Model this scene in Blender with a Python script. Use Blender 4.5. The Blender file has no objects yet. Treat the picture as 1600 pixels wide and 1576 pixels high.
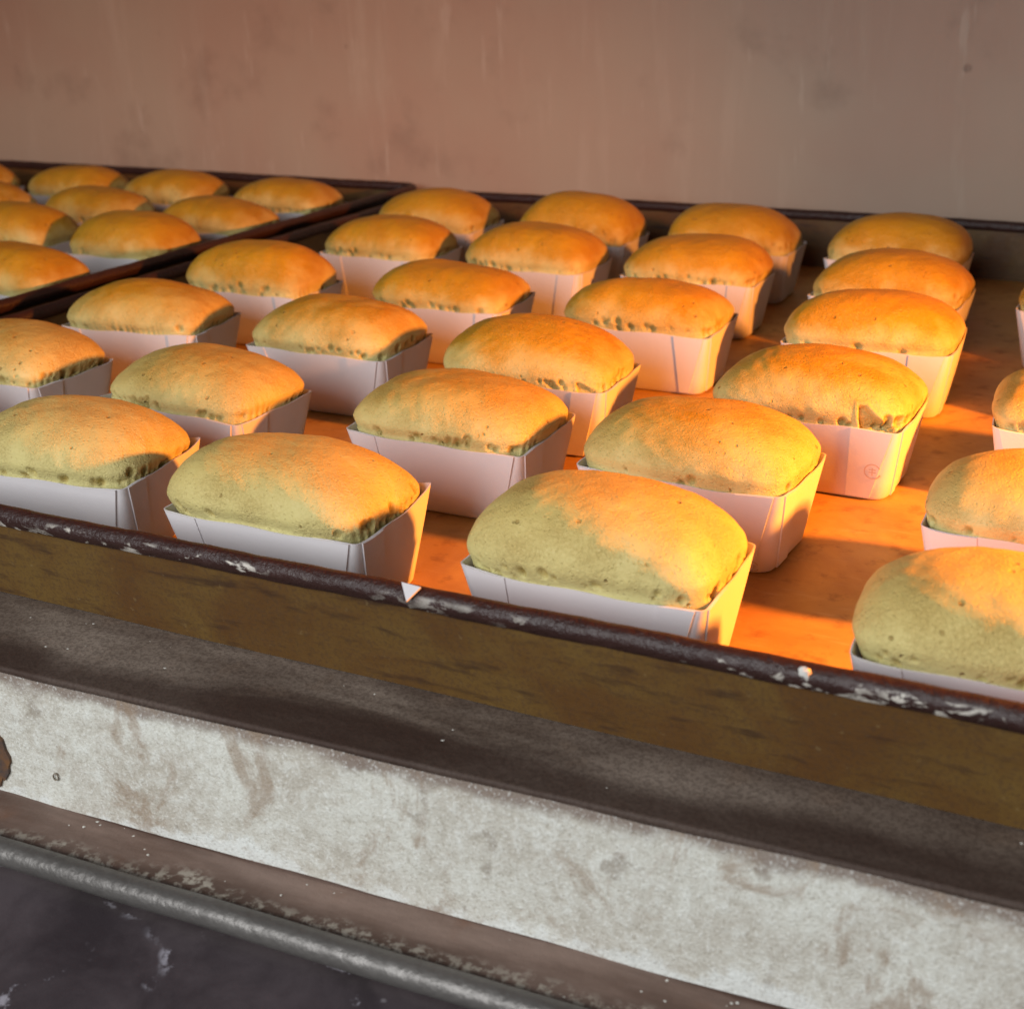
import bpy, math, random
import numpy as np
from mathutils import Vector

# ------------------------------------------------------------------ camera, world, light, exposure
S = bpy.context.scene
C = S.collection
cam_d = bpy.data.cameras.new('camera'); cam = bpy.data.objects.new('camera', cam_d); C.objects.link(cam)
cam.location = (0.17722, -0.40552, 0.23029)
cam.rotation_euler = [math.radians(a) for a in (67.6794, 1.2965, 26.3761)]
cam_d.sensor_fit = 'HORIZONTAL'; cam_d.sensor_width = 36; cam_d.lens = 48.485
cam_d.shift_x = -0.0296; cam_d.shift_y = 0.0201
cam_d.clip_start = 0.01; cam_d.clip_end = 50
cam_d.dof.use_dof = True; cam_d.dof.focus_distance = 0.56; cam_d.dof.aperture_fstop = 17
S.camera = cam

world = bpy.data.worlds.new('World'); S.world = world; world.use_nodes = True
wb = world.node_tree.nodes['Background']
wb.inputs[0].default_value = (0.95, 0.97, 1.0, 1); wb.inputs[1].default_value = 0.12

# daylight of the kitchen, falling in through the open oven mouth
rl = bpy.data.lights.new('room_light', 'AREA'); ro = bpy.data.objects.new('room_light', rl); C.objects.link(ro)
rl.shape = 'RECTANGLE'; rl.size = 1.0; rl.size_y = 0.55; rl.energy = 17; rl.color = (0.95, 0.98, 1.0)
ro.location = (-0.25, -1.18, 0.58)
ro.rotation_euler = (Vector((-0.1, 0.1, 0.0)) - ro.location).to_track_quat('-Z', 'Y').to_euler()
# the oven's own lamp, high up on the right
ol = bpy.data.lights.new('oven_lamp', 'SPOT'); oo = bpy.data.objects.new('oven_lamp', ol); C.objects.link(oo)
ol.energy = 37; ol.color = (1.0, 0.300, 0.030); ol.shadow_soft_size = 0.016
oo.location = (0.430, 0.112, 0.205)
ol.spot_size = math.radians(92); ol.spot_blend = 0.85      # recessed fitting: shines across the trays, not at the back wall
oo.rotation_euler = (Vector((-0.26, 0.14, 0.0)) - oo.location).to_track_quat('-Z', 'Y').to_euler()

S.view_settings.view_transform = 'Standard'; S.view_settings.look = 'None'
cy = S.cycles; cy.max_bounces = 5; cy.diffuse_bounces = 3; cy.glossy_bounces = 2; cy.transmission_bounces = 2; cy.transparent_max_bounces = 4
cy.caustics_reflective = False; cy.caustics_refractive = False; cy.sample_clamp_indirect = 4
S.view_settings.exposure = 0.0; S.view_settings.gamma = 1.0

# ------------------------------------------------------------------ helpers
def tag(o, label=None, cat=None, group=None, kind=None):
    if label: o['label'] = label
    if cat: o['category'] = cat
    if group: o['group'] = group
    if kind: o['kind'] = kind
    return o
def empty(name, loc, rz=0.0):
    o = bpy.data.objects.new(name, None); C.objects.link(o); o.empty_display_size = 0.02
    o.location = loc; o.rotation_euler = (0, 0, rz); return o
def mesh(name, verts, faces, mat, parent=None, smooth=True, angle=40, mats=None, midx=None):
    me = bpy.data.meshes.new(name)
    me.from_pydata([tuple(map(float, v)) for v in verts], [], [tuple(map(int, f)) for f in faces])
    for m in (mats or [mat]): me.materials.append(m)
    if midx is not None: me.polygons.foreach_set('material_index', np.asarray(midx, dtype=np.int32))
    if smooth:
        me.polygons.foreach_set('use_smooth', np.ones(len(me.polygons), dtype=bool))
        me.set_sharp_from_angle(angle=math.radians(angle))
    me.update()
    o = bpy.data.objects.new(name, me); C.objects.link(o)
    if parent: o.parent = parent
    return o
def gridfaces(nr, nc, closed=True, off=0):
    f = []
    for r in range(nr - 1):
        for c in range(nc if closed else nc - 1):
            d = (c + 1) % nc
            f.append((off + r*nc + c, off + r*nc + d, off + (r+1)*nc + d, off + (r+1)*nc + c))
    return f

class NT:
    """small helper around a node tree"""
    def __init__(self, name):
        self.m = bpy.data.materials.new(name); self.m.use_nodes = True
        self.t = self.m.node_tree; self.n = self.t.nodes; self.n.clear()
        self.out = self.n.new('ShaderNodeOutputMaterial')
        self.b = self.n.new('ShaderNodeBsdfPrincipled')
        self.t.links.new(self.b.outputs[0], self.out.inputs[0])
    def link(self, a, b): self.t.links.new(a, b)
    def set(self, sock, val):
        if isinstance(val, bpy.types.NodeSocket): self.link(val, sock)
        elif isinstance(val, tuple) and len(val) == 3 and sock.type == 'RGBA': sock.default_value = (*val, 1)
        else: sock.default_value = val
    def coord(self, kind='Object', scale=(1, 1, 1), rnd=0.0):
        tc = self.n.new('ShaderNodeTexCoord'); mp = self.n.new('ShaderNodeMapping')
        self.link(tc.outputs[kind], mp.inputs[0]); mp.inputs['Scale'].default_value = scale
        if rnd:
            oi = self.n.new('ShaderNodeObjectInfo')
            mu = self.math('MULTIPLY', oi.outputs['Random'], rnd)
            self.link(mu, mp.inputs['Location'])
        return mp.outputs[0]
    def math(self, op, a, b=None, c=None, clamp=False):
        m = self.n.new('ShaderNodeMath'); m.operation = op; m.use_clamp = clamp
        for i, x in enumerate((a, b, c)):
            if x is not None: self.set(m.inputs[i], x)
        return m.outputs[0]
    def noise(self, vec, scale, detail=4, rough=0.55, dist=0.0):
        k = self.n.new('ShaderNodeTexNoise'); self.link(vec, k.inputs['Vector'])
        k.inputs['Scale'].default_value = scale; k.inputs['Detail'].default_value = detail
        k.inputs['Roughness'].default_value = rough; k.inputs['Distortion'].default_value = dist
        return k.outputs['Fac']
    def voro(self, vec, scale, feature='F1', rnd=1.0):
        k = self.n.new('ShaderNodeTexVoronoi'); k.feature = feature; self.link(vec, k.inputs['Vector'])
        k.inputs['Scale'].default_value = scale; k.inputs['Randomness'].default_value = rnd
        return k.outputs['Distance']
    def ss(self, x, a, b):
        k = self.n.new('ShaderNodeMapRange'); k.interpolation_type = 'SMOOTHSTEP'; self.set(k.inputs[0], x)
        k.inputs[1].default_value = a; k.inputs[2].default_value = b
        k.inputs[3].default_value = 0; k.inputs[4].default_value = 1
        return k.outputs[0]
    def mix(self, f, a, b, mode='MIX'):
        k = self.n.new('ShaderNodeMix'); k.data_type = 'RGBA'; k.blend_type = mode
        self.set(k.inputs[0], f); self.set(k.inputs[6], a); self.set(k.inputs[7], b)
        return k.outputs[2]
    def attr(self, name, typ='GEOMETRY'):
        k = self.n.new('ShaderNodeAttribute'); k.attribute_name = name; k.attribute_type = typ
        return k.outputs['Fac']
    def sep(self, vec):
        k = self.n.new('ShaderNodeSeparateXYZ'); self.link(vec, k.inputs[0]); return k.outputs
    def bump(self, h, dist, strength=1.0, prev=None):
        k = self.n.new('ShaderNodeBump'); self.set(k.inputs['Height'], h)
        k.inputs['Distance'].default_value = dist; k.inputs['Strength'].default_value = strength
        if prev is not None: self.link(prev, k.inputs['Normal'])
        return k.outputs[0]
    def done(self, col=None, rough=None, normal=None, **kw):
        if col is not None: self.set(self.b.inputs['Base Color'], col)
        if rough is not None: self.set(self.b.inputs['Roughness'], rough)
        if normal is not None: self.link(normal, self.b.inputs['Normal'])
        for k, v in kw.items(): self.set(self.b.inputs[k.replace('_', ' ')], v)
        return self.m

# ------------------------------------------------------------------ materials
def m_cake():
    t = NT('sponge_crust'); v = t.coord('Object', rnd=3.0)
    pit = t.attr('pit'); hgt = t.attr('height'); brown = t.attr('browning', 'OBJECT')
    n1 = t.noise(v, 55, 3); n2 = t.noise(v, 420, 3, .6)
    pale = t.mix(n1, (.66, .60, .255), (.72, .655, .295))
    gold = t.mix(n1, (.64, .345, .020), (.52, .24, .010))
    f = t.math('ADD', t.math('MULTIPLY', t.math('POWER', hgt, .75), .85), t.math('MULTIPLY', t.math('SUBTRACT', n1, .5), .7))
    f = t.math('MULTIPLY', f, brown, clamp=True)
    col = t.mix(f, pale, gold)
    col = t.mix(t.math('MULTIPLY', t.ss(n2, .45, .75), .10), col, (.74, .62, .26))
    # scattered open pores in the skin
    pv = t.voro(v, 170); pore = t.math('SUBTRACT', 1.0, t.ss(pv, .10, .19))
    gate = t.ss(t.noise(v, 95, 2), .55, .62); pore = t.math('MULTIPLY', pore, gate)
    pv2 = t.voro(v, 520); fine = t.math('SUBTRACT', 1.0, t.ss(pv2, .12, .3))
    col = t.mix(t.math('MULTIPLY', pore, .65), col, (.36, .20, .045))
    col = t.mix(t.math('MULTIPLY', fine, .10), col, (.45, .30, .08))
    col = t.mix(t.math('MULTIPLY', pit, .8, clamp=True), col, (.30, .20, .045))
    # wrinkled fine skin
    w = t.noise(v, 800, 4, .66, .9)
    amt = t.ss(n1, .35, .65)
    h = t.math('MULTIPLY', w, t.math('ADD', t.math('MULTIPLY', amt, .75), .45))
    h = t.math('SUBTRACT', h, t.math('MULTIPLY', pore, 1.1)); h = t.math('SUBTRACT', h, t.math('MULTIPLY', fine, .22))
    nm = t.bump(h, .00095, .9)
    rgh = t.math('ADD', .36, t.math('MULTIPLY', n2, .22))
    return t.done(col, rgh, nm, Specular_IOR_Level=.4)
def m_paper():
    t = NT('white_paper'); v = t.coord('Object', rnd=2.0)
    n = t.noise(v, 900, 3, .6); n2 = t.noise(v, 60, 3)
    col = t.mix(n2, (.80, .765, .785), (.86, .825, .835))
    nm = t.bump(t.math('ADD', t.math('MULTIPLY', n, .3), n2), .00045, .5)
    t.done(col, .72, nm, Specular_IOR_Level=.3)
    tr = t.n.new('ShaderNodeBsdfTranslucent'); tr.inputs[0].default_value = (.85, .80, .76, 1)
    mx = t.n.new('ShaderNodeMixShader'); mx.inputs[0].default_value = .16
    t.link(t.b.outputs[0], mx.inputs[1]); t.link(tr.outputs[0], mx.inputs[2]); t.link(mx.outputs[0], t.out.inputs[0])
    return t.m
def m_mark():
    t = NT('faded_print'); return t.done((.62, .47, .42), .75)
def m_panfloor():
    t = NT('oiled_pan_floor'); v = t.coord('Object')
    n = t.noise(v, 14, 6, .6, .6); n2 = t.noise(v, 90, 5, .65); n3 = t.noise(t.coord('Object', (1, 6, 1)), 40, 4)
    col = t.mix(t.ss(n, .3, .7), (.42, .20, .050), (.62, .36, .10))
    col = t.mix(t.math('MULTIPLY', t.ss(n2, .52, .7), .55), col, (.24, .10, .035))
    col = t.mix(t.math('MULTIPLY', t.ss(n3, .55, .75), .3), col, (.66, .46, .25))
    nm = t.bump(n2, .0006, .5)
    return t.done(col, t.math('ADD', .34, t.math('MULTIPLY', n2, .3)), nm, Specular_IOR_Level=.5)
def m_panwall():
    t = NT('burnt_pan_side'); v = t.coord('Object', (1, 1, 1)); vs = t.coord('Object', (.35, .35, 1.6))
    n = t.noise(v, 22, 6, .62, .5); n2 = t.noise(vs, 120, 5, .6); n3 = t.noise(v, 260, 4, .6)
    col = t.mix(t.ss(n, .32, .68), (.105, .045, .010), (.145, .080, .018))
    col = t.mix(t.math('MULTIPLY', t.ss(n2, .52, .72), .75), col, (.035, .015, .008))
    col = t.mix(t.math('MULTIPLY', t.ss(t.noise(v, 700, 3, .6), .45, .65), .45), col, (.07, .036, .016))
    col = t.mix(t.math('MULTIPLY', t.ss(n3, .66, .74), .45), col, (.20, .13, .05))
    nm = t.bump(t.math('ADD', n2, t.math('MULTIPLY', n3, .4)), .0005, .5)
    return t.done(col, t.math('ADD', .48, t.math('MULTIPLY', n3, .25)), nm, Specular_IOR_Level=.4)
def m_bead():
    t = NT('burnt_rolled_rim'); v = t.coord('Object'); vs = t.coord('Object', (.45, .45, 1.0))
    n = t.noise(v, 60, 5, .6); n2 = t.noise(vs, 190, 5, .62, .4); n3 = t.noise(v, 24, 3)
    col = t.mix(n, (.020, .008, .007), (.055, .022, .018))
    # scraped bare metal and flour paste, in patches along the lower outer half of the roll
    band = t.math('MULTIPLY', t.ss(t.attr('under'), .15, .5), t.ss(n3, .42, .60))
    chip = t.math('MULTIPLY', t.ss(n2, .55, .60), band)
    col = t.mix(chip, col, (.62, .57, .50))
    n4 = t.noise(v, 420, 4, .65)
    nm = t.bump(t.math('ADD', t.math('ADD', n, n4), t.math('MULTIPLY', n2, .8)), .0010, .8)
    return t.done(col, t.math('ADD', .22, t.math('MULTIPLY', n4, .4)), nm, Specular_IOR_Level=.5)
def m_wall():
    t = NT('sooty_oven_wall'); v = t.coord('Object'); vs = t.coord('Object', (1, 1, .13))
    n = t.noise(v, 4.5, 4, .5); st = t.noise(vs, 42, 5, .6); st2 = t.noise(vs, 95, 3, .55); g = t.noise(v, 500, 2)
    sm = t.noise(v, 11, 4, .6)
    col = t.mix(t.ss(n, .35, .65), (.44, .290, .215), (.45, .335, .250))
    col = t.mix(t.math('MULTIPLY', t.ss(st, .52, .72), .42), col, (.52, .40, .31))
    col = t.mix(t.math('MULTIPLY', t.math('MULTIPLY', t.ss(st2, .60, .70), t.ss(sm, .48, .62)), .5), col, (.58, .46, .37))
    col = t.mix(t.math('MULTIPLY', t.ss(sm, .55, .75), .35), col, (.20, .125, .090))
    spots = t.math('SUBTRACT', 1.0, t.ss(t.voro(v, 16), .045, .075))
    col = t.mix(t.math('MULTIPLY', t.math('MULTIPLY', spots, t.ss(st2, .5, .6)), .55), col, (.12, .07, .05))
    nm = t.bump(t.math('ADD', st, t.math('MULTIPLY', g, .15)), .0012, .35)
    return t.done(col, t.math('ADD', .42, t.math('MULTIPLY', st, .25)), nm, Specular_IOR_Level=.35)
def m_dark(name, a, b, scale=20, rough=.5):
    t = NT(name); v = t.coord('Object'); n = t.noise(v, scale, 6, .6, .4); n2 = t.noise(v, scale*9, 4, .6)
    col = t.mix(t.ss(n, .3, .7), a, b)
    return t.done(col, t.math('ADD', rough, t.math('MULTIPLY', t.math('SUBTRACT', n2, .5), .4)), t.bump(n2, .0006, .4), Specular_IOR_Level=.4)
def m_deck():
    t = NT('burnt_deck_steel'); v = t.coord('Object'); vs = t.coord('Object', (.3, 1, 1))
    n = t.noise(vs, 26, 6, .6, .6); n2 = t.noise(v, 200, 4, .6); n3 = t.noise(v, 60, 5, .6)
    col = t.mix(t.ss(n, .33, .66), (.110, .078, .060), (.270, .215, .175))
    col = t.mix(t.math('MULTIPLY', t.ss(n3, .55, .68), .5), col, (.19, .135, .10))
    # the front two centimetres are coloured darker, with a ragged border
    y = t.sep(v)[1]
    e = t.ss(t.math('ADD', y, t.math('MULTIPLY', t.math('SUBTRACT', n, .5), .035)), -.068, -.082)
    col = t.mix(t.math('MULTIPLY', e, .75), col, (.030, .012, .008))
    col = t.mix(t.math('MULTIPLY', t.ss(t.noise(v, 800, 3, .6), .42, .62), .4), col, (.035, .020, .015))
    return t.done(col, t.math('ADD', .55, t.math('MULTIPLY', n2, .3)), t.bump(t.math('ADD', n2, n3), .0009, .6), Specular_IOR_Level=.3)
def m_front():
    t = NT('floury_galvanised'); v = t.coord('Object'); n = t.noise(v, 26, 6, .62, .3); n2 = t.noise(v, 210, 5, .65); n3 = t.noise(v, 60, 4, .6)
    z = t.sep(v)[2]
    col = t.mix(t.ss(n, .3, .7), (.50, .46, .39), (.66, .65, .58))
    col = t.mix(t.math('MULTIPLY', t.ss(n2, .46, .70), .5), col, (.76, .77, .72))
    col = t.mix(t.math('MULTIPLY', t.ss(n2, .50, .30), .45), col, (.40, .36, .29))
    blot = t.ss(t.noise(v, 17, 3, .5, .2), .60, .72)
    col = t.mix(t.math('MULTIPLY', blot, .75), col, (.25, .17, .115))
    blot2 = t.math('MULTIPLY', t.ss(n3, .63, .70), .5)
    col = t.mix(blot2, col, (.24, .19, .145))
    # flour caked along the bottom joint
    fl = t.ss(t.math('ADD', z, t.math('MULTIPLY', t.math('SUBTRACT', t.noise(v, 34, 6, .7), .5), .040)), -.0475, -.0520)
    col = t.mix(t.math('MULTIPLY', fl, .6), col, (.80, .83, .81))
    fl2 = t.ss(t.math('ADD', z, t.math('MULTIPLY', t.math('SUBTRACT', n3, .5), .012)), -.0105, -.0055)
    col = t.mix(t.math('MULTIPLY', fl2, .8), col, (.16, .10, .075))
    gr = t.noise(v, 900, 3, .7)
    col = t.mix(t.math('MULTIPLY', t.ss(gr, .52, .70), .55), col, (.86, .86, .82))
    col = t.mix(t.math('MULTIPLY', t.ss(gr, .46, .30), .5), col, (.30, .26, .20))
    rust = t.math('MULTIPLY', t.ss(t.noise(v, 30, 6, .7, .8), .54, .66), .65)
    col = t.mix(rust, col, (.30, .21, .14))
    nm = t.bump(t.math('ADD', t.math('ADD', n2, gr), n3), .0009, .7)
    return t.done(col, t.math('ADD', .42, t.math('MULTIPLY', n2, .3)), nm, Specular_IOR_Level=.45)
def m_ledge():
    t = NT('rusty_ledge'); v = t.coord('Object'); vs = t.coord('Object', (.25, 1, 1)); n = t.noise(vs, 55, 6, .6); n2 = t.noise(v, 230, 5, .65); n3 = t.noise(v, 30, 4)
    y = t.sep(v)[1]
    col = t.mix(t.ss(n, .3, .7), (.12, .070, .052), (.27, .185, .150))
    col = t.mix(t.math('MULTIPLY', t.ss(n3, .55, .7), .6), col, (.19, .085, .045))
    e = t.ss(t.math('ADD', y, t.math('MULTIPLY', t.math('SUBTRACT', n3, .5), .02)), -.1105, -.1185)
    col = t.mix(t.math('MULTIPLY', t.math('MULTIPLY', e, t.ss(n2, .46, .60)), .85), col, (.60, .545, .46))
    return t.done(col, .5, t.bump(n2, .0008, .6), Specular_IOR_Level=.4)
def m_rail():
    t = NT('worn_steel_rail'); vs = t.coord('Object', (.2, 1, 1)); n = t.noise(vs, 60, 5, .6); n2 = t.noise(t.coord('Object'), 260, 4)
    col = t.mix(n, (.06, .053, .05), (.24, .225, .21))
    return t.done(col, t.math('ADD', .30, t.math('MULTIPLY', n2, .3)), t.bump(n2, .0009, .7), Metallic=.5)
def m_door():
    t = NT('dark_door_steel'); v = t.coord('Object'); n = t.noise(v, 24, 6, .6, .5); n2 = t.noise(v, 190, 4, .6); n3 = t.noise(v, 38, 3)
    col = t.mix(t.ss(n, .3, .7), (.034, .025, .029), (.082, .064, .070))
    sp = t.math('MULTIPLY', t.ss(t.noise(v, 75, 5, .65), .56, .63), t.ss(n3, .50, .60))
    col = t.mix(t.math('MULTIPLY', sp, .75), col, (.40, .38, .43))
    dots = t.math('SUBTRACT', 1.0, t.ss(t.voro(v, 75), .10, .17))
    col = t.mix(t.math('MULTIPLY', t.math('MULTIPLY', dots, t.ss(n3, .53, .6)), .7), col, (.46, .43, .45))
    return t.done(col, t.math('ADD', .42, t.math('MULTIPLY', n2, .25)), t.bump(n2, .0005, .4), Specular_IOR_Level=.4)
def m_flour():
    t = NT('dried_flour'); v = t.coord('Object'); return t.done(t.mix(t.noise(v, 300, 2), (.62, .58, .50), (.80, .79, .75)), .85)

CAKE, PAPER, MARK = m_cake(), m_paper(), m_mark()
PFLOOR, PWALL, BEAD = m_panfloor(), m_panwall(), m_bead()
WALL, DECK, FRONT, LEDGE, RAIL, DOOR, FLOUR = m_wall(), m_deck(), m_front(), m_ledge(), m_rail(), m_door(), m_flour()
CHAMBER = m_dark('sooty_chamber_steel', (.10, .06, .045), (.17, .11, .08), 12, .55)

# ------------------------------------------------------------------ the oven (setting)
def box(name, a, b, mat, parent=None):
    (x0, y0, z0), (x1, y1, z1) = a, b
    v = [(x0,y0,z0),(x1,y0,z0),(x1,y1,z0),(x0,y1,z0),(x0,y0,z1),(x1,y0,z1),(x1,y1,z1),(x0,y1,z1)]
    f = [(0,3,2,1),(4,5,6,7),(0,1,5,4),(1,2,6,5),(2,3,7,6),(3,0,4,7)]
    return mesh(name, v, f, mat, parent, smooth=False)
YW = 0.700
tag(box('oven_back_wall', (-1.30, YW, -.05), (.62, YW+.02, .44), WALL), kind='structure')
tag(box('oven_ceiling', (-1.30, -.07, .420), (.62, YW-.002, .44), CHAMBER), kind='structure')
tag(box('oven_left_wall', (-1.32, -.06, -.05), (-1.302, YW-.002, .44), CHAMBER), kind='structure')
tag(box('oven_right_wall', (.50, -.06, -.05), (.52, YW-.002, .44), CHAMBER), kind='structure')

def extrude_profile(name, prof, x0, x1, nseg, mat, parent=None, closed=True, wob=0.0, seed=0):
    """sweep a (y,z) profile along x, with slight waviness"""
    rng = np.random.default_rng(seed); prof = np.array(prof); xs = np.linspace(x0, x1, nseg+1); n = len(prof)
    ph = rng.uniform(0, 6.28, 4); V = []
    for x in xs:
        dy = wob*(math.sin(x*23+ph[0])*.5+math.sin(x*61+ph[1])*.3+math.sin(x*140+ph[2])*.2)
        dz = wob*(math.sin(x*31+ph[3])*.5+math.sin(x*77+ph[0])*.4)
        for (y, z) in prof: V.append((x, y+dy, z+dz))
    F = gridfaces(nseg+1, n, closed)
    F += [tuple(range(n)), tuple(nseg*n+i for i in reversed(range(n)))]
    return mesh(name, V, F, mat, parent)
ROT = math.radians(2.2)          # the oven mouth runs a little askew to the tray
def arc(cy, cz, r, a0, a1, n): return [(cy+r*math.cos(math.radians(a0+(a1-a0)*i/n)), cz+r*math.sin(math.radians(a0+(a1-a0)*i/n))) for i in range(n+1)]
DT = -0.0020                     # top of the hearth
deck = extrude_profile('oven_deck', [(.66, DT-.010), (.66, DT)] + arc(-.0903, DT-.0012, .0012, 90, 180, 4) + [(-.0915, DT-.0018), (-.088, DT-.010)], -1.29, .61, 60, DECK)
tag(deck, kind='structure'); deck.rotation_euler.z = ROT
front = extrude_profile('oven_front_panel', [(-.080, -.0122), (-.0900, -.0122), (-.0917, -.0040), (-.0920, -.0040), (-.0975, -.0520), (-.090, -.0520), (-.080, -.030)], -1.25, .60, 120, FRONT, wob=.0006, seed=3)
tag(front, kind='structure'); front.rotation_euler.z = ROT
ledge = extrude_profile('oven_front_ledge', [(-.090, -.0525)] + arc(-.1165, -.0547, .0022, 90, 200, 6) + [(-.1165, -.0575), (-.090, -.0575)], -1.25, .60, 120, LEDGE, wob=.0005, seed=5)
tag(ledge, kind='structure'); ledge.rotation_euler.z = ROT
door = empty('oven_door', (0, 0, 0), ROT)
tag(door, 'dark floury oven door lowered in front of the rusty ledge', 'oven door')
extrude_profile('top_rail', arc(-.1285, -.0500, .0048, 0, 342, 19), -1.25, .60, 80, RAIL, door, wob=.0003, seed=8)
extrude_profile('door_panel', [(-.124, -.0600), (-.134, -.0590), (-.42, -.180), (-.42, -.186), (-.124, -.066)], -1.25, .60, 30, DOOR, door)

# ------------------------------------------------------------------ trays
def rrect(x0, x1, y0, y1, r, step=.012, cs=6):
    pts = []
    def seg(a, b):
        n = max(1, int(math.hypot(b[0]-a[0], b[1]-a[1])/step))
        for i in range(n): pts.append((a[0]+(b[0]-a[0])*i/n, a[1]+(b[1]-a[1])*i/n))
    def cor(cx, cy, a0):
        for i in range(cs): a = math.radians(a0+90*i/cs); pts.append((cx+r*math.cos(a), cy+r*math.sin(a)))
    seg((x0+r, y0), (x1-r, y0)); cor(x1-r, y0+r, -90)
    seg((x1, y0+r), (x1, y1-r)); cor(x1-r, y1-r, 0)
    seg((x1-r, y1), (x0+r, y1)); cor(x0+r, y1-r, 90)
    seg((x0, y1-r), (x0, y0+r)); cor(x0+r, y0+r, 180)
    return np.array(pts)
def make_tray(x0, x1, y0, y1, zr, label, seed):
    root = empty('baking_tray', ((x0+x1)/2, (y0+y1)/2, -.0015)); tag(root, label, 'baking tray', 'burnt sheet-metal baking trays')
    cx, cy = (x0+x1)/2, (y0+y1)/2; sl = .008; rng = np.random.default_rng(seed)
    loop = lambda ins, r: rrect(x0+ins-cx, x1-ins-cx, y0+ins-cy, y1-ins-cy, r)
    base = loop(sl, .014); N = len(base)
    def ring(ins, z):
        p = np.array(base); s = np.sign(p)
        hx, hy = (x1-x0)/2-sl, (y1-y0)/2-sl
        q = np.stack([p[:, 0]*((hx+sl-ins)/hx), p[:, 1]*((hy+sl-ins)/hy)], 1)
        return [(a, b, z+.0015) for a, b in q]
    # floor slab
    V = ring(sl+.0004, -.0014)+ring(sl+.0016, .0); F = gridfaces(2, N)
    F += [tuple(reversed(range(N))), tuple(N+i for i in range(N))]
    mesh('pan_floor', V, F, PFLOOR, root, angle=30)
    zs = np.linspace(-.0015, zr, 7); V = []
    for z in zs: V += ring(sl*(1-(z+.0015)/(zr+.0015)) , z)
    for z in zs[::-1]: V += ring(sl*(1-(z+.0015)/(zr+.0015))+.0011, max(z, -.0013))
    V = np.array(V); V[:, :2] += .00035*np.sin(V[:, [1, 0]]*37+seed)
    M = len(zs)*2; F = gridfaces(M, N) + [((M-1)*N+i, (M-1)*N+(i+1) % N, (i+1) % N, i) for i in range(N)]
    mesh('pan_wall', V, F, PWALL, root, angle=50)
    # rolled rim: a slightly dented tube round the top
    p = rrect(x0-cx, x1-cx, y0-cy, y1-cy, .016, step=.004, cs=10); N = len(p)
    d = np.roll(p, -1, 0)-np.roll(p, 1, 0); d /= np.linalg.norm(d, axis=1)[:, None]; nrm = np.stack([d[:, 1], -d[:, 0]], 1)
    s = np.cumsum(np.linalg.norm(np.roll(p, -1, 0)-p, axis=1)); K = 14; ph = rng.uniform(0, 6.28, 6)
    V = []; und = []
    for k in range(K):
        a = 2*math.pi*k/K
        rr = .0041*(1+.03*np.sin(s*70+ph[0]+a)+.025*np.sin(s*190+ph[1]-2*a)+.015*np.sin(s*430+ph[2]))
        rr = rr*(1-.16*np.exp(-((a-5.75)/.28)**2))        # the seam of the roll
        off = .0004*np.sin(s*11+ph[3]); up = .0003*np.sin(s*9+ph[4])
        V.append(np.stack([p[:, 0]+nrm[:, 0]*(rr*math.cos(a)+off), p[:, 1]+nrm[:, 1]*(rr*math.cos(a)+off), zr+.0015-.0005+rr*math.sin(a)*1.02+up], 1))
        und.append(max(0.0, math.cos(a+math.radians(38)))*(p[:, 1] < y0-cy+.004))
    V = np.concatenate(V); F = gridfaces(K, N) + [((K-1)*N+i, (K-1)*N+(i+1) % N, (i+1) % N, i) for i in range(N)]
    F = [tuple(reversed(f)) for f in F]
    o = mesh('rim_bead', V, F, BEAD, root, angle=80)
    at = o.data.attributes.new('under', 'FLOAT', 'POINT'); at.data.foreach_set('value', np.concatenate(und).astype(np.float32))
    return root
YF, YB, ZL = -.0600, .6720, .0385
tray_a = make_tray(-.4665, .330, YF, YB, ZL, 'big dark baking tray with orange-lit floor and chipped front rim', 1)
tray_b = make_tray(-1.27, -.4885, YF+.03, YB+.006, ZL+.0040, 'dark baking tray whose rim stands against the bigger-seeming tray beside it', 2)

# ------------------------------------------------------------------ cakes in paper cups
W, D, H, INS = .090, .0562, .0359, .0057
def supershape(n, N):
    th = np.linspace(0, 2*np.pi, 4000, endpoint=False); c, s = np.cos(th), np.sin(th)
    r = (np.abs(c)**n+np.abs(s)**n)**(-1/n); return np.stack([c*r, s*r], 1)
SHA, SHB = supershape(5.6, 0), supershape(2.5, 0)
def resample(N):
    P = SHA*np.array([W/2, D/2]); d = np.linalg.norm(np.roll(P, -1, 0)-P, axis=1); s = np.concatenate([[0], np.cumsum(d)[:-1]])
    idx = np.searchsorted(s, np.linspace(0, d.sum(), N, endpoint=False)); idx = np.clip(idx, 0, len(s)-1)
    return SHA[idx], SHB[idx], np.linspace(0, d.sum(), N, endpoint=False), d.sum()
def snoise(P, rng, wl, k=10):
    """smooth noise: a sum of random plane waves of about wavelength wl"""
    o = np.zeros(len(P))
    for _ in range(k):
        d = rng.normal(size=3); d /= np.linalg.norm(d); f = 2*math.pi/(wl*rng.uniform(.7, 1.5)); o += np.sin(P@d*f+rng.uniform(0, 6.28))
    return o/math.sqrt(k/2)
def sst(x, a, b): t = np.clip((x-a)/(b-a), 0, 1); return t*t*(3-2*t)

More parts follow.
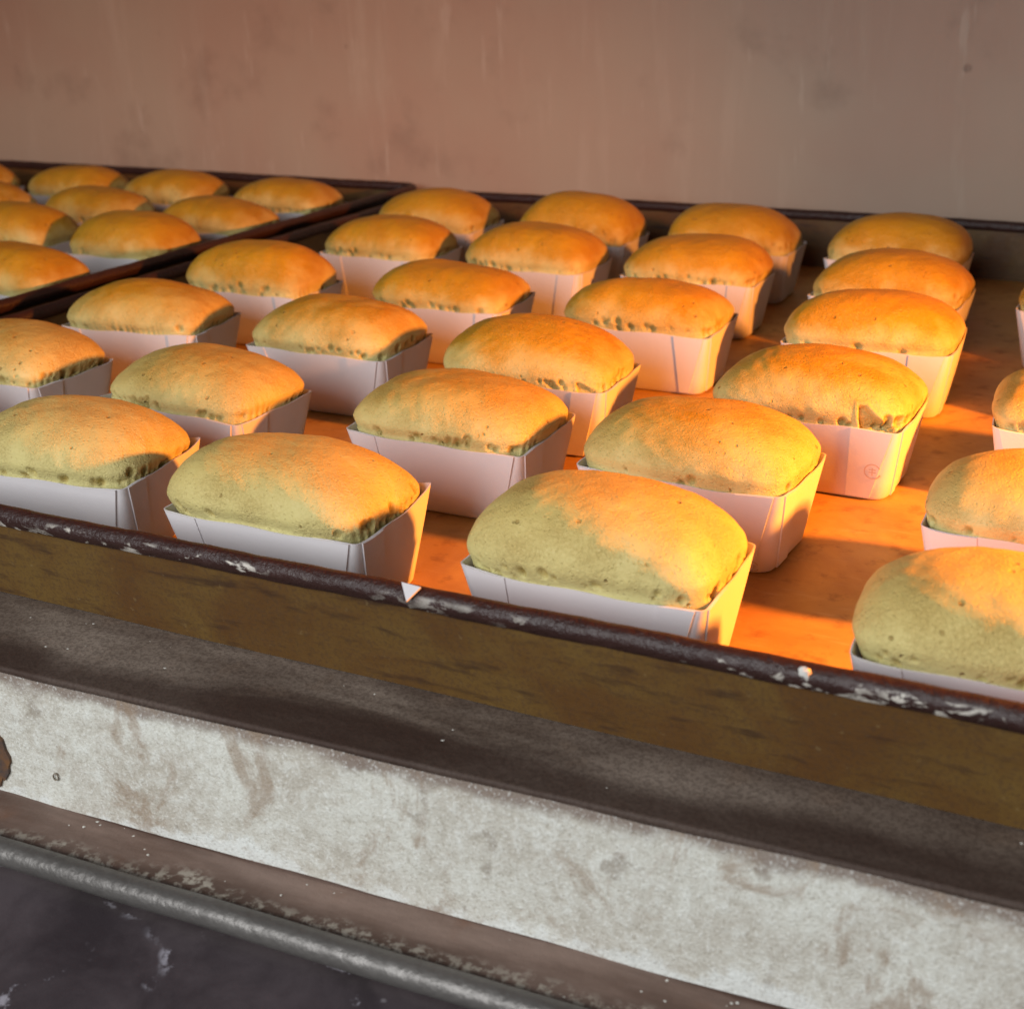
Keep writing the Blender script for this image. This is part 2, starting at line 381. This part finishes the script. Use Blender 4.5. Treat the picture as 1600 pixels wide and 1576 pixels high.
def cup_half(f): return W/2-INS*(1-f), D/2-INS*(1-f)
class Cup:
    def __init__(s, rng, lift):
        s.bowy = rng.uniform(.0012, .0026); s.bowx = rng.uniform(.0003, .0012); s.lift = lift
        s.ph = rng.uniform(0, 6.28, 3)
    def y_front(s, x, f): hx, hy = cup_half(f); return hy+s.bowy*f*(1-np.clip(np.abs(x/hx), 0, 1)**2.2)
    def x_end(s, y, f): hx, hy = cup_half(f); return hx+s.bowx*f*(1-np.clip(np.abs(y/hy), 0, 1)**2.2)
    def top(s, x, y):
        z = H+.0004*np.sin(x*160+s.ph[0])+.0003*np.sin(y*260+s.ph[1])
        for (sx, sy), l in s.lift.items():
            z = z+l*np.exp(-np.hypot(x-sx*W/2, y-sy*D/2)/.013)
        return z
    def loop(s, f, ins=0.0):
        hx, hy = cup_half(f); r = .0075+(.0030-.0075)*f; pts = []
        NL, NS, NCR = 26, 15, 6
        def add(x, y): pts.append((x, y))
        for i in range(NL): x = -(hx-r)+2*(hx-r)*i/NL; add(x, -s.y_front(x, f)+ins)
        for i in range(NCR): a = math.radians(-90+90*i/NCR); add(hx-r+(r-ins)*math.cos(a), -hy+r+(r-ins)*math.sin(a))
        for i in range(NS): y = -(hy-r)+2*(hy-r)*i/NS; add(s.x_end(y, f)-ins, y)
        for i in range(NCR): a = math.radians(90*i/NCR); add(hx-r+(r-ins)*math.cos(a), hy-r+(r-ins)*math.sin(a))
        for i in range(NL): x = (hx-r)-2*(hx-r)*i/NL; add(x, s.y_front(x, f)-ins)
        for i in range(NCR): a = math.radians(90+90*i/NCR); add(-hx+r+(r-ins)*math.cos(a), hy-r+(r-ins)*math.sin(a))
        for i in range(NS): y = (hy-r)-2*(hy-r)*i/NS; add(-s.x_end(y, f)+ins, y)
        for i in range(NCR): a = math.radians(180+90*i/NCR); add(-hx+r+(r-ins)*math.cos(a), -hy+r+(r-ins)*math.sin(a))
        return np.array(pts)

def build_cup(cup, rng, parent, folds):
    fs = [0, .04, .25, .5, .75, 1.0]; V = []
    for f in fs:
        p = cup.loop(f, .0010 if f == 0 else 0); z = .0004+f*(cup.top(p[:, 0], p[:, 1])-.0004)
        V.append(np.column_stack([p, z]))
    for f in (1.0, .5, .05):
        p = cup.loop(f, .0006); z = .0004+f*(cup.top(p[:, 0], p[:, 1])-.0004)
        V.append(np.column_stack([p, z]))
    N = len(V[0]); M = len(V); V = np.concatenate(V)
    F = gridfaces(M, N); F += [tuple(reversed(range(N))), tuple((M-1)*N+i for i in range(N))]
    c = mesh('paper_cup', V, F, PAPER, parent, angle=32)
    def patch(fn, ia, ib, flip):
        nf, nu = 6, 5; A = []; B = []
        for i in range(nf):
            f = .03+.965*i/(nf-1)
            for j in range(nu):
                u = j/(nu-1); A.append(fn(f, u, .00055)); B.append(fn(f, u, -.0002))
        F = gridfaces(nf, nu, False); n = nf*nu
        G = [tuple(reversed([k+n for k in q])) for q in F]
        bd = [j for j in range(nu)]+[i*nu+nu-1 for i in range(1, nf)]+[(nf-1)*nu+j for j in range(nu-2, -1, -1)]+[i*nu for i in range(nf-2, 0, -1)]
        R = [(bd[k], bd[k]+n, bd[(k+1) % len(bd)]+n, bd[(k+1) % len(bd)]) for k in range(len(bd))]
        FF = F+G+R
        if flip: FF = [tuple(reversed(q)) for q in FF]
        mesh('corner_fold', A+B, FF, PAPER, c, angle=30)
    if folds:
        for sy in (-1, 1):
            for sx in (-1, 1):
                a, b = rng.uniform(.011, .019), rng.uniform(.004, .011)
                def fn(f, u, o, a=a, b=b, sx=sx, sy=sy):
                    hx, hy = cup_half(f); r = .0075-.0045*f; xc = hx-r; x = sx*(xc-(1-u)*(b+(a-b)*f))
                    y = sy*(cup.y_front(x, f)+o); return (x, y, .0004+f*(cup.top(x, y)-.0004))
                patch(fn, 0, 0, sx*sy > 0)
        for sx in (1,):
            a, b = rng.uniform(.010, .018), rng.uniform(.005, .012); sy = rng.choice([-1, 1])
            def fn(f, u, o, a=a, b=b):
                hx, hy = cup_half(f); r = .0075-.0045*f; yc = hy-r; y = -(yc-(1-u)*(b+(a-b)*f))
                x = cup.x_end(y, f)+o; return (x, y, .0004+f*(cup.top(x, y)-.0004))
            patch(fn, 0, 0, True)
    return c

def build_cake(cup, rng, parent, b, res, spec):
    NA, NR = res
    A, B_, sarc, per = resample(NA)
    rows, hts, trow = [], [], []
    z0 = H-.0005
    # hidden body inside the cup
    for z in (.0025, .018, H-.006):
        f = z/H; hx, hy = cup_half(f); rows.append(np.column_stack([A[:, 0]*(hx-.0014), A[:, 1]*(hy-.0014), np.full(NA, z)])); hts.append(np.zeros(NA)); trow.append(-1)
    m = 2.5; phi = np.linspace(0, 1, NR)[:-1]
    sk = rng.uniform(-.007, .004); sky = rng.uniform(-.003, .003); crest = rng.uniform(.9, 1.5)
    cupy = cup.y_front(A[:, 0]*W/2*.98, 1.0)
    for i, g in enumerate(phi):
        a = g**.93*math.pi/2; t = math.sin(a)**(2/m); q = math.cos(a)**(2/m)
        k = t**1.4; sh = A*(1-k)+B_*k
        over = sst(t, 0, .30)
        hx = W/2-.0005+over*.0024; hy = np.where(np.abs(A[:, 1]) > .6, cupy, D/2)-.0005+over*(.0020)
        X = sh[:, 0]*q*hx+sk*t; Y = sh[:, 1]*q*hy+sky*t
        Z = z0+t*(b+.0005)
        rows.append(np.column_stack([X, Y, np.full(NA, Z)])); hts.append(np.full(NA, t)); trow.append(i)
    P = np.concatenate(rows); T = np.concatenate(hts); SA = np.tile(sarc, len(rows))
    top = np.array([[sk, sky, z0+b+.0005]]); P = np.concatenate([P, top]); T = np.append(T, 1.0); SA = np.append(SA, 0)
    R = len(rows); F = gridfaces(R, NA); last = (R-1)*NA
    F += [(last+i, last+(i+1) % NA, R*NA) for i in range(NA)]; F.append(tuple(reversed(range(NA))))
    # approximate outward normals
    Nn = P-np.array([sk*.5, sky*.5, H-.02]); Nn[:, 0] /= (W/2)**1.2; Nn[:, 1] /= (D/2)**1.2; Nn[:, 2] /= (b+.02)**1.2
    Nn /= np.linalg.norm(Nn, axis=1)[:, None]
    free = np.where(np.arange(len(P)) < 3*NA, 0, 1)*sst(T, -.02, .12)
    disp = (snoise(P, rng, .060)*.0005+snoise(P, rng, .020)*.00013+snoise(P, rng, .007)*.00006)*free
    hz = P[:, 2]-H
    pit = np.zeros(len(P))
    # ragged pits where the batter tore from the paper, along the lower edge
    live = np.arange(len(P)) >= 3*NA
    cl = [rng.uniform(0, per) for _ in range(5)]
    for _ in range(spec.get('pits', 46)):
        s0 = (cl[rng.integers(5)]+rng.normal()*.016) % per if rng.random() < .7 else rng.uniform(0, per)
        h0 = abs(rng.normal())*.0022+.0008; r = rng.uniform(.0008, .0025)
        ds = np.abs(SA-s0); ds = np.minimum(ds, per-ds)
        e = np.clip(1-np.sqrt((ds/r)**2+((hz-h0)/(r*1.15))**2), 0, 1)*live
        e = sst(e, 0, .55); disp -= e*r*.9; pit = np.maximum(pit, e*rng.uniform(.4, 1.0))
    # pleats pressed by the paper on the short ends (and, on some, along the long side)
    wob = np.clip(.55+.45*np.sin(SA*97+rng.uniform(0, 6.28))+.35*np.sin(SA*263+rng.uniform(0, 6.28)), 0, 1.2)
    endw = wob*sst(np.abs(P[:, 0])/(W/2), .84, .97)*spec.get('ribs', rng.uniform(.4, 1.0))
    if spec.get('front_ribs'): endw = np.maximum(endw, spec['front_ribs']*wob*(P[:, 1] < -.018))
    rib = .5+.5*np.cos(SA*2*math.pi/.0034+np.sin(SA*140)*1.4+np.sin(SA*333)*.9); rb = endw*np.exp(-(np.maximum(hz, 0)/.0045)**2)*live
    disp -= rb*(1-rib)*.0013; pit = np.maximum(pit, rb*sst(1-rib, .55, .95)*.75)
    # a torn corner
    if 'tear' in spec:
        xc, zc, wd, hh, dep = spec['tear']; on = (P[:, 1] < -.008)*live
        u = (P[:, 0]-xc)/wd; w_ = (hz-zc)/hh
        tri = np.minimum(np.minimum(w_, 1-w_-.9*np.maximum(u, 0)*1.0), np.minimum(u+.15+.1*w_, 1-u))
        e = sst(tri, 0, .10)*on; disp -= e*dep*(.55+.45*sst(w_, .9, .1)); pit = np.maximum(pit, e*.38)
        lip = np.exp(-((tri+.06)/.07)**2)*on; disp += lip*.0005
    P = P+Nn*disp[:, None]
    me = bpy.data.meshes.new('cake'); me.from_pydata(P.tolist(), [], F); me.materials.append(CAKE)
    me.polygons.foreach_set('use_smooth', np.ones(len(me.polygons), dtype=bool)); me.update()
    for nm, arr in (('pit', pit), ('height', T)):
        at = me.attributes.new(nm, 'FLOAT', 'POINT'); at.data.foreach_set('value', arr.astype(np.float32))
    o = bpy.data.objects.new('cake', me); C.objects.link(o); o.parent = parent; return o

def build_mark(parent, cup, x, f, size):
    """faint round stamp on the paper: a ring and a small sign inside it"""
    V, F = [], []
    def pt(u, w):
        ff = f+w/H; xx = x+u; y = -(cup.y_front(xx, ff)+.00085); return (xx, y, .0004+ff*(H-.0004))
    def ribbon(pts, wd, closed):
        o = len(V); n = len(pts)
        for i in range(n):
            a = pts[(i-1) % n] if closed or i else pts[0]; b = pts[(i+1) % n] if closed or i < n-1 else pts[-1]
            d = np.array(b)-np.array(a); d /= np.linalg.norm(d)+1e-9; nn = np.array([-d[1], d[0]])*wd/2
            V.append(pt(*(np.array(pts[i])+nn))); V.append(pt(*(np.array(pts[i])-nn)))
        for i in range(n if closed else n-1):
            j = (i+1) % n; F.append((o+2*i, o+2*j, o+2*j+1, o+2*i+1))
    ribbon([(size*math.cos(a), size*math.sin(a)) for a in np.linspace(.5, 5.9, 26)], size*.16, False)
    ribbon([(-size*.45, size*.25), (size*.45, size*.25)], size*.14, False)
    ribbon([(-size*.45, -size*.1), (size*.45, -size*.1)], size*.14, False)
    ribbon([(0, size*.5), (-size*.05, -size*.55)], size*.14, False)
    mesh('printed_mark', V, F, MARK, parent, smooth=False)

ORD = ['', 'first', 'second', 'third', 'fourth', 'fifth', 'sixth']
# key: x, y, turn, dome height, row behind the front rim, column from the neighbouring tray
CAKES = {
 'AB': (-.3930, .0020, .03, .0240, 1, 1), 'A': (-.2565, .0079, .075, .0235, 1, 2), 'B': (-.1355, .0005, .012, .0245, 1, 3), 'C': (-.0020, -.0014, .014, .0282, 1, 4), 'D': (.1360, -.0100, .060, .0250, 1, 5),
 'E': (-.3952, .1067, -.06, .0216, 2, 1), 'F': (-.2631, .1013, -.07, .0217, 2, 2), 'G': (-.1244, .1103, -.006, .0226, 2, 3), 'H': (-.0072, .1052, -.045, .0243, 2, 4), 'I': (.1346, .0959, .035, .0225, 2, 5),
 'J': (-.3931, .2118, .13, .0230, 3, 1), 'K': (-.2608, .2144, .008, .0246, 3, 2), 'L': (-.1297, .2015, .05, .0260, 3, 3), 'M': (.0150, .2016, -.017, .0252, 3, 4), 'N': (.1370, .2222, .10, .0226, 3, 5),
 'O': (-.3905, .3170, .022, .0281, 4, 1), 'P': (-.2521, .3248, .037, .0225, 4, 2), 'Q': (-.1186, .3214, .026, .0223, 4, 3), 'R': (.0099, .3273, .038, .0245, 4, 4),
 'RR': (.1520, .3300, .02, .0240, 4, 5),
 'S': (-.3725, .4446, -.004, .0252, 5, 1), 'T': (-.2512, .4413, -.001, .0262, 5, 2), 'U': (-.1357, .4466, .022, .0244, 5, 3), 'V': (-.0054, .4331, -.02, .0269, 5, 4), 'W': (.1158, .4408, -.04, .0210, 5, 5),
 'X': (-.3944, .5520, -.02, .0270, 6, 1), 'Y': (-.2655, .5432, -.002, .0315, 6, 2), 'Z': (-.1447, .5485, .006, .0287, 6, 3), 'AA': (-.0260, .5409, -.012, .0295, 6, 4),
}
SPEC = {'M': dict(tear=(.029, -.002, .013, .0125, .0048), pits=60), 'L': dict(tear=(.033, -.001, .008, .006, .0030)), 'K': dict(ribs=1.0), 'J': dict(front_ribs=.7, ribs=.6),
        'E': dict(ribs=1.0, pits=60), 'F': dict(ribs=1.0), 'A': dict(ribs=.9), 'B': dict(ribs=.8), 'C': dict(ribs=.2, pits=50), 'D': dict(ribs=.1, pits=24), 'H': dict(ribs=.15), 'R': dict(pits=20)}
LIFT = {'A': .004, 'B': .0055, 'C': .0018, 'G': .0020, 'F': .0015, 'K': .002, 'M': .003, 'R': .003}
HIGH = {'A': (330, 84), 'B': (380, 96), 'C': (420, 104), 'D': (380, 96), 'F': (330, 84), 'G': (360, 90), 'H': (380, 96), 'I': (330, 84), 'M': (480, 130), 'L': (380, 96), 'K': (330, 84), 'E': (300, 76), 'J': (300, 76)}
LOOK = {'C': 'plump pale-fronted loaf cake', 'M': 'loaf cake with torn front corner and round stamp on its paper', 'L': 'loaf cake with a small split at its corner',
        'AA': 'dim brown loaf cake', 'E': 'loaf cake with dark ragged pits above its paper', 'J': 'loaf cake with dark ribbed end', 'Y': 'high-domed deep orange loaf cake'}
for kk, (x, y, a, b, row, col) in CAKES.items():
    rng = np.random.default_rng(sum(ord(c)*(i+7) for i, c in enumerate(kk))*13+5)
    root = empty('loaf_cake', (x, y, .0002), a)
    back = {1: .62, 2: .95, 3: 1.35, 4: 1.7, 5: 1.9, 6: 2.0}[row]
    where = f'{ORD[row]} row behind the front rim, {ORD[col]} column from neighbouring tray'
    if kk in ('M', 'L'): lab = LOOK[kk]
    elif kk == 'AA': lab = 'dim brown loaf cake at the back, last before the bare tray corner'
    else: lab = LOOK.get(kk, 'loaf cake').split(' with')[0]+', '+where
    tag(root, lab, 'cake', 'paper-cup loaf cakes on the big tray')
    lb = LIFT.get(kk, rng.uniform(0, .0022))
    cup = Cup(rng, {(1, 1): lb, (-1, 1): rng.uniform(0, .002), (1, -1): rng.uniform(-.0015, .0008), (-1, -1): rng.uniform(-.0005, .002)})
    pc = build_cup(cup, rng, root, True)
    ck = build_cake(cup, rng, root, b, HIGH.get(kk, (220, 52)), SPEC.get(kk, {}))
    ck['browning'] = float(back*rng.uniform(.88, 1.12))
    if kk == 'M': build_mark(pc, cup, .0335, .42, .0036)
    if kk == 'H': build_mark(pc, cup, .0330, .10, .0022)
LEFT = {'d': (-.5640, .5830, -.02, .0240, 'beside its rim, row against the back wall'), 'c': (-.6900, .5830, -.01, .0262, 'second from its rim, row against the back wall'),
        'b': (-.8060, .5850, -.03, .0250, 'third from its rim, row against the back wall'), 'a': (-.9280, .5650, 0, .0262, 'fourth from its rim, row against the back wall'),
        'g': (-.5580, .4830, -.04, .0235, 'beside its rim, second row from the back wall'), 'f': (-.6900, .4880, -.06, .0238, 'second from its rim, second row from back wall'),
        'e': (-.8037, .4650, 0, .0268, 'third from its rim, second row from back wall'),
        'i': (-.5540, .3790, .0, .0285, 'beside its rim, third row from the back wall'), 'h': (-.6748, .3823, 0, .0285, 'second from its rim, third row from back wall'),
        'j': (-.5510, .2600, .0, .0272, 'beside its rim, fourth row from the back wall'),
        'k': (-.6760, .2620, .02, .0262, 'second from its rim, fourth row from back wall'), 'l': (-.8020, .3650, -.01, .0258, 'third from its rim, third row from back wall'),
        'm': (-.5520, .1480, .02, .0262, 'beside its rim, fifth row from the back wall'), 'n': (-.6780, .1500, -.02, .0255, 'second from its rim, fifth row from back wall'),
        'o': (-.5540, .0400, .01, .0250, 'beside its rim, sixth row from the back wall'), 'p': (-.6800, .0420, .0, .0258, 'second from its rim, sixth row from back wall')}
for kk, (x, y, a, b, wh) in LEFT.items():
    rng = np.random.default_rng(ord(kk)*31+2)
    root = empty('loaf_cake', (x, y, .0002), a)
    tag(root, 'loaf cake on the partly hidden tray, '+wh, 'cake', 'paper-cup loaf cakes on the tray behind the dark rim')
    cup = Cup(rng, {(1, 1): rng.uniform(0, .0015), (-1, 1): rng.uniform(0, .002), (1, -1): 0, (-1, -1): rng.uniform(0, .001)})
    build_cup(cup, rng, root, False)
    ck = build_cake(cup, rng, root, b, (200, 46), {}); ck['browning'] = float(rng.uniform(1.5, 2.0))

# ------------------------------------------------------------------ dried flour and crumbs on the front edge
rng = np.random.default_rng(77); V, F = [], []
def crumb(c, s, flat):
    o = len(V); k = 6
    for j, (zz, rr) in enumerate(((0, .8), (.5, 1.0), (1, .45))):
        for i in range(k):
            a = 2*math.pi*i/k; q = rr*s*rng.uniform(.6, 1.25); V.append((c[0]+q*math.cos(a)*rng.uniform(.8, 1.5), c[1]+q*math.sin(a), c[2]+zz*s*flat*rng.uniform(.8, 1.2)))
    for j in range(2):
        for i in range(k): F.append((o+j*k+i, o+j*k+(i+1) % k, o+(j+1)*k+(i+1) % k, o+(j+1)*k+i))
    F.append(tuple(o+2*k+i for i in range(k))); F.append(tuple(reversed([o+i for i in range(k)])))
cr, sr = math.cos(ROT), math.sin(ROT)
def orot(x, y): return (x*cr-y*sr, x*sr+y*cr)
for _ in range(90):       # along the ledge and its inner joint
    x = [-.16, -.05, .02, -.22, .11][rng.integers(5)]+rng.normal()*.035; y = -.1005+rng.normal()*.0014 if rng.random() < .45 else rng.uniform(-.1175, -.100)
    y = min(-.0985, max(-.1175, y)); X, Y = orot(x, y); crumb((X, Y, -.0527), rng.uniform(.0002, .0006)*(1+.6*(rng.random() < .1)), .5)
for _ in range(26):        # on the bare hearth in front of the tray
    x = rng.uniform(-.35, .25); y = rng.uniform(-.086, -.058); crumb((x, y, DT-.0001), rng.uniform(.0002, .0006), .5)
tag(mesh('flour_crumbs', V, F, FLOUR, smooth=True, angle=60), kind='stuff')

# ------------------------------------------------------------------ marks and scraps on the oven front and the rim
STAIN = m_dark('baked_on_stain', (.20, .16, .12), (.34, .29, .23), 120, .6)
PEEL = m_dark('peeled_base_metal', (.16, .075, .03), (.055, .045, .045), 160, .5)
def panel_y(z): return -.0920-.0055*(-.0040-z)/.048
def panel_ring(x, z, rad, wd, gap=0.0, n=26):
    V, F = [], []; rg = np.random.default_rng(int(abs(x)*1e5))
    for i in range(n+1):
        a = gap+(2*math.pi-gap)*i/n; w = wd*rg.uniform(.6, 1.2)
        for q in (rad-w/2, rad+w/2):
            for o in (.00025, -.0003):
                zz = z+q*1.15*math.sin(a); V.append((x+q*math.cos(a), panel_y(zz)-.0006-o, zz))
    for i in range(n):
        b, c = 4*i, 4*i+4
        for (p0, p1) in ((0, 2), (2, 3), (3, 1), (1, 0)): F.append((b+p0, b+p1, c+p1, c+p0))
    mesh('ring_stain', V, F, STAIN, front, smooth=False)
panel_ring(-.1800, -.0397, .00115, .00030)
# flake of galvanising broken away at the far end of the panel
rg = np.random.default_rng(4); pts = []
for i in range(26):
    a = 2*math.pi*i/26; pts.append((-.2085+.0060*math.cos(a)*rg.uniform(.55, 1.15), -.0390+.0105*math.sin(a)*rg.uniform(.7, 1.2)))
V = [(x, panel_y(z)-.0006, z) for x, z in pts]+[(x, panel_y(z)+.0006, z) for x, z in pts]
F = [tuple(range(26)), tuple(reversed(range(26, 52)))]+[(i, i+26, (i+1) % 26+26, (i+1) % 26) for i in range(26)]
mesh('peeled_patch', V, F, PEEL, front, smooth=False)
# a scrap of paper and a lump of dried batter stuck to the tray's front rim
V = [(-.0490, -.0618, .0432), (-.0415, -.0622, .0430), (-.0446, -.0662, .0392), (-.0490, -.0621, .0438), (-.0415, -.0625, .0436), (-.0446, -.0667, .0397)]
o = mesh('paper_scrap', V, [(0, 1, 2), (5, 4, 3), (0, 3, 4, 1), (1, 4, 5, 2), (2, 5, 3, 0)], PAPER, smooth=False)
tag(o, 'tiny white paper scrap stuck on the dark front rim of the tray', 'paper scrap')
V, F = [], []; rg = np.random.default_rng(9)
for i in range(7):
    t_ = math.pi*i/6
    for j in range(9):
        a = 2*math.pi*j/9; q = rg.uniform(.75, 1.2); V.append((.0861+.0019*math.sin(t_)*math.cos(a)*q, -.0632+.0014*math.sin(t_)*math.sin(a)*q, .0408+.0017*math.cos(t_)*q))
F = gridfaces(7, 9)
o = mesh('batter_lump', V, F, FLOUR); tag(o, 'small pale lump of dried batter on the front rim of the tray', 'batter lump')
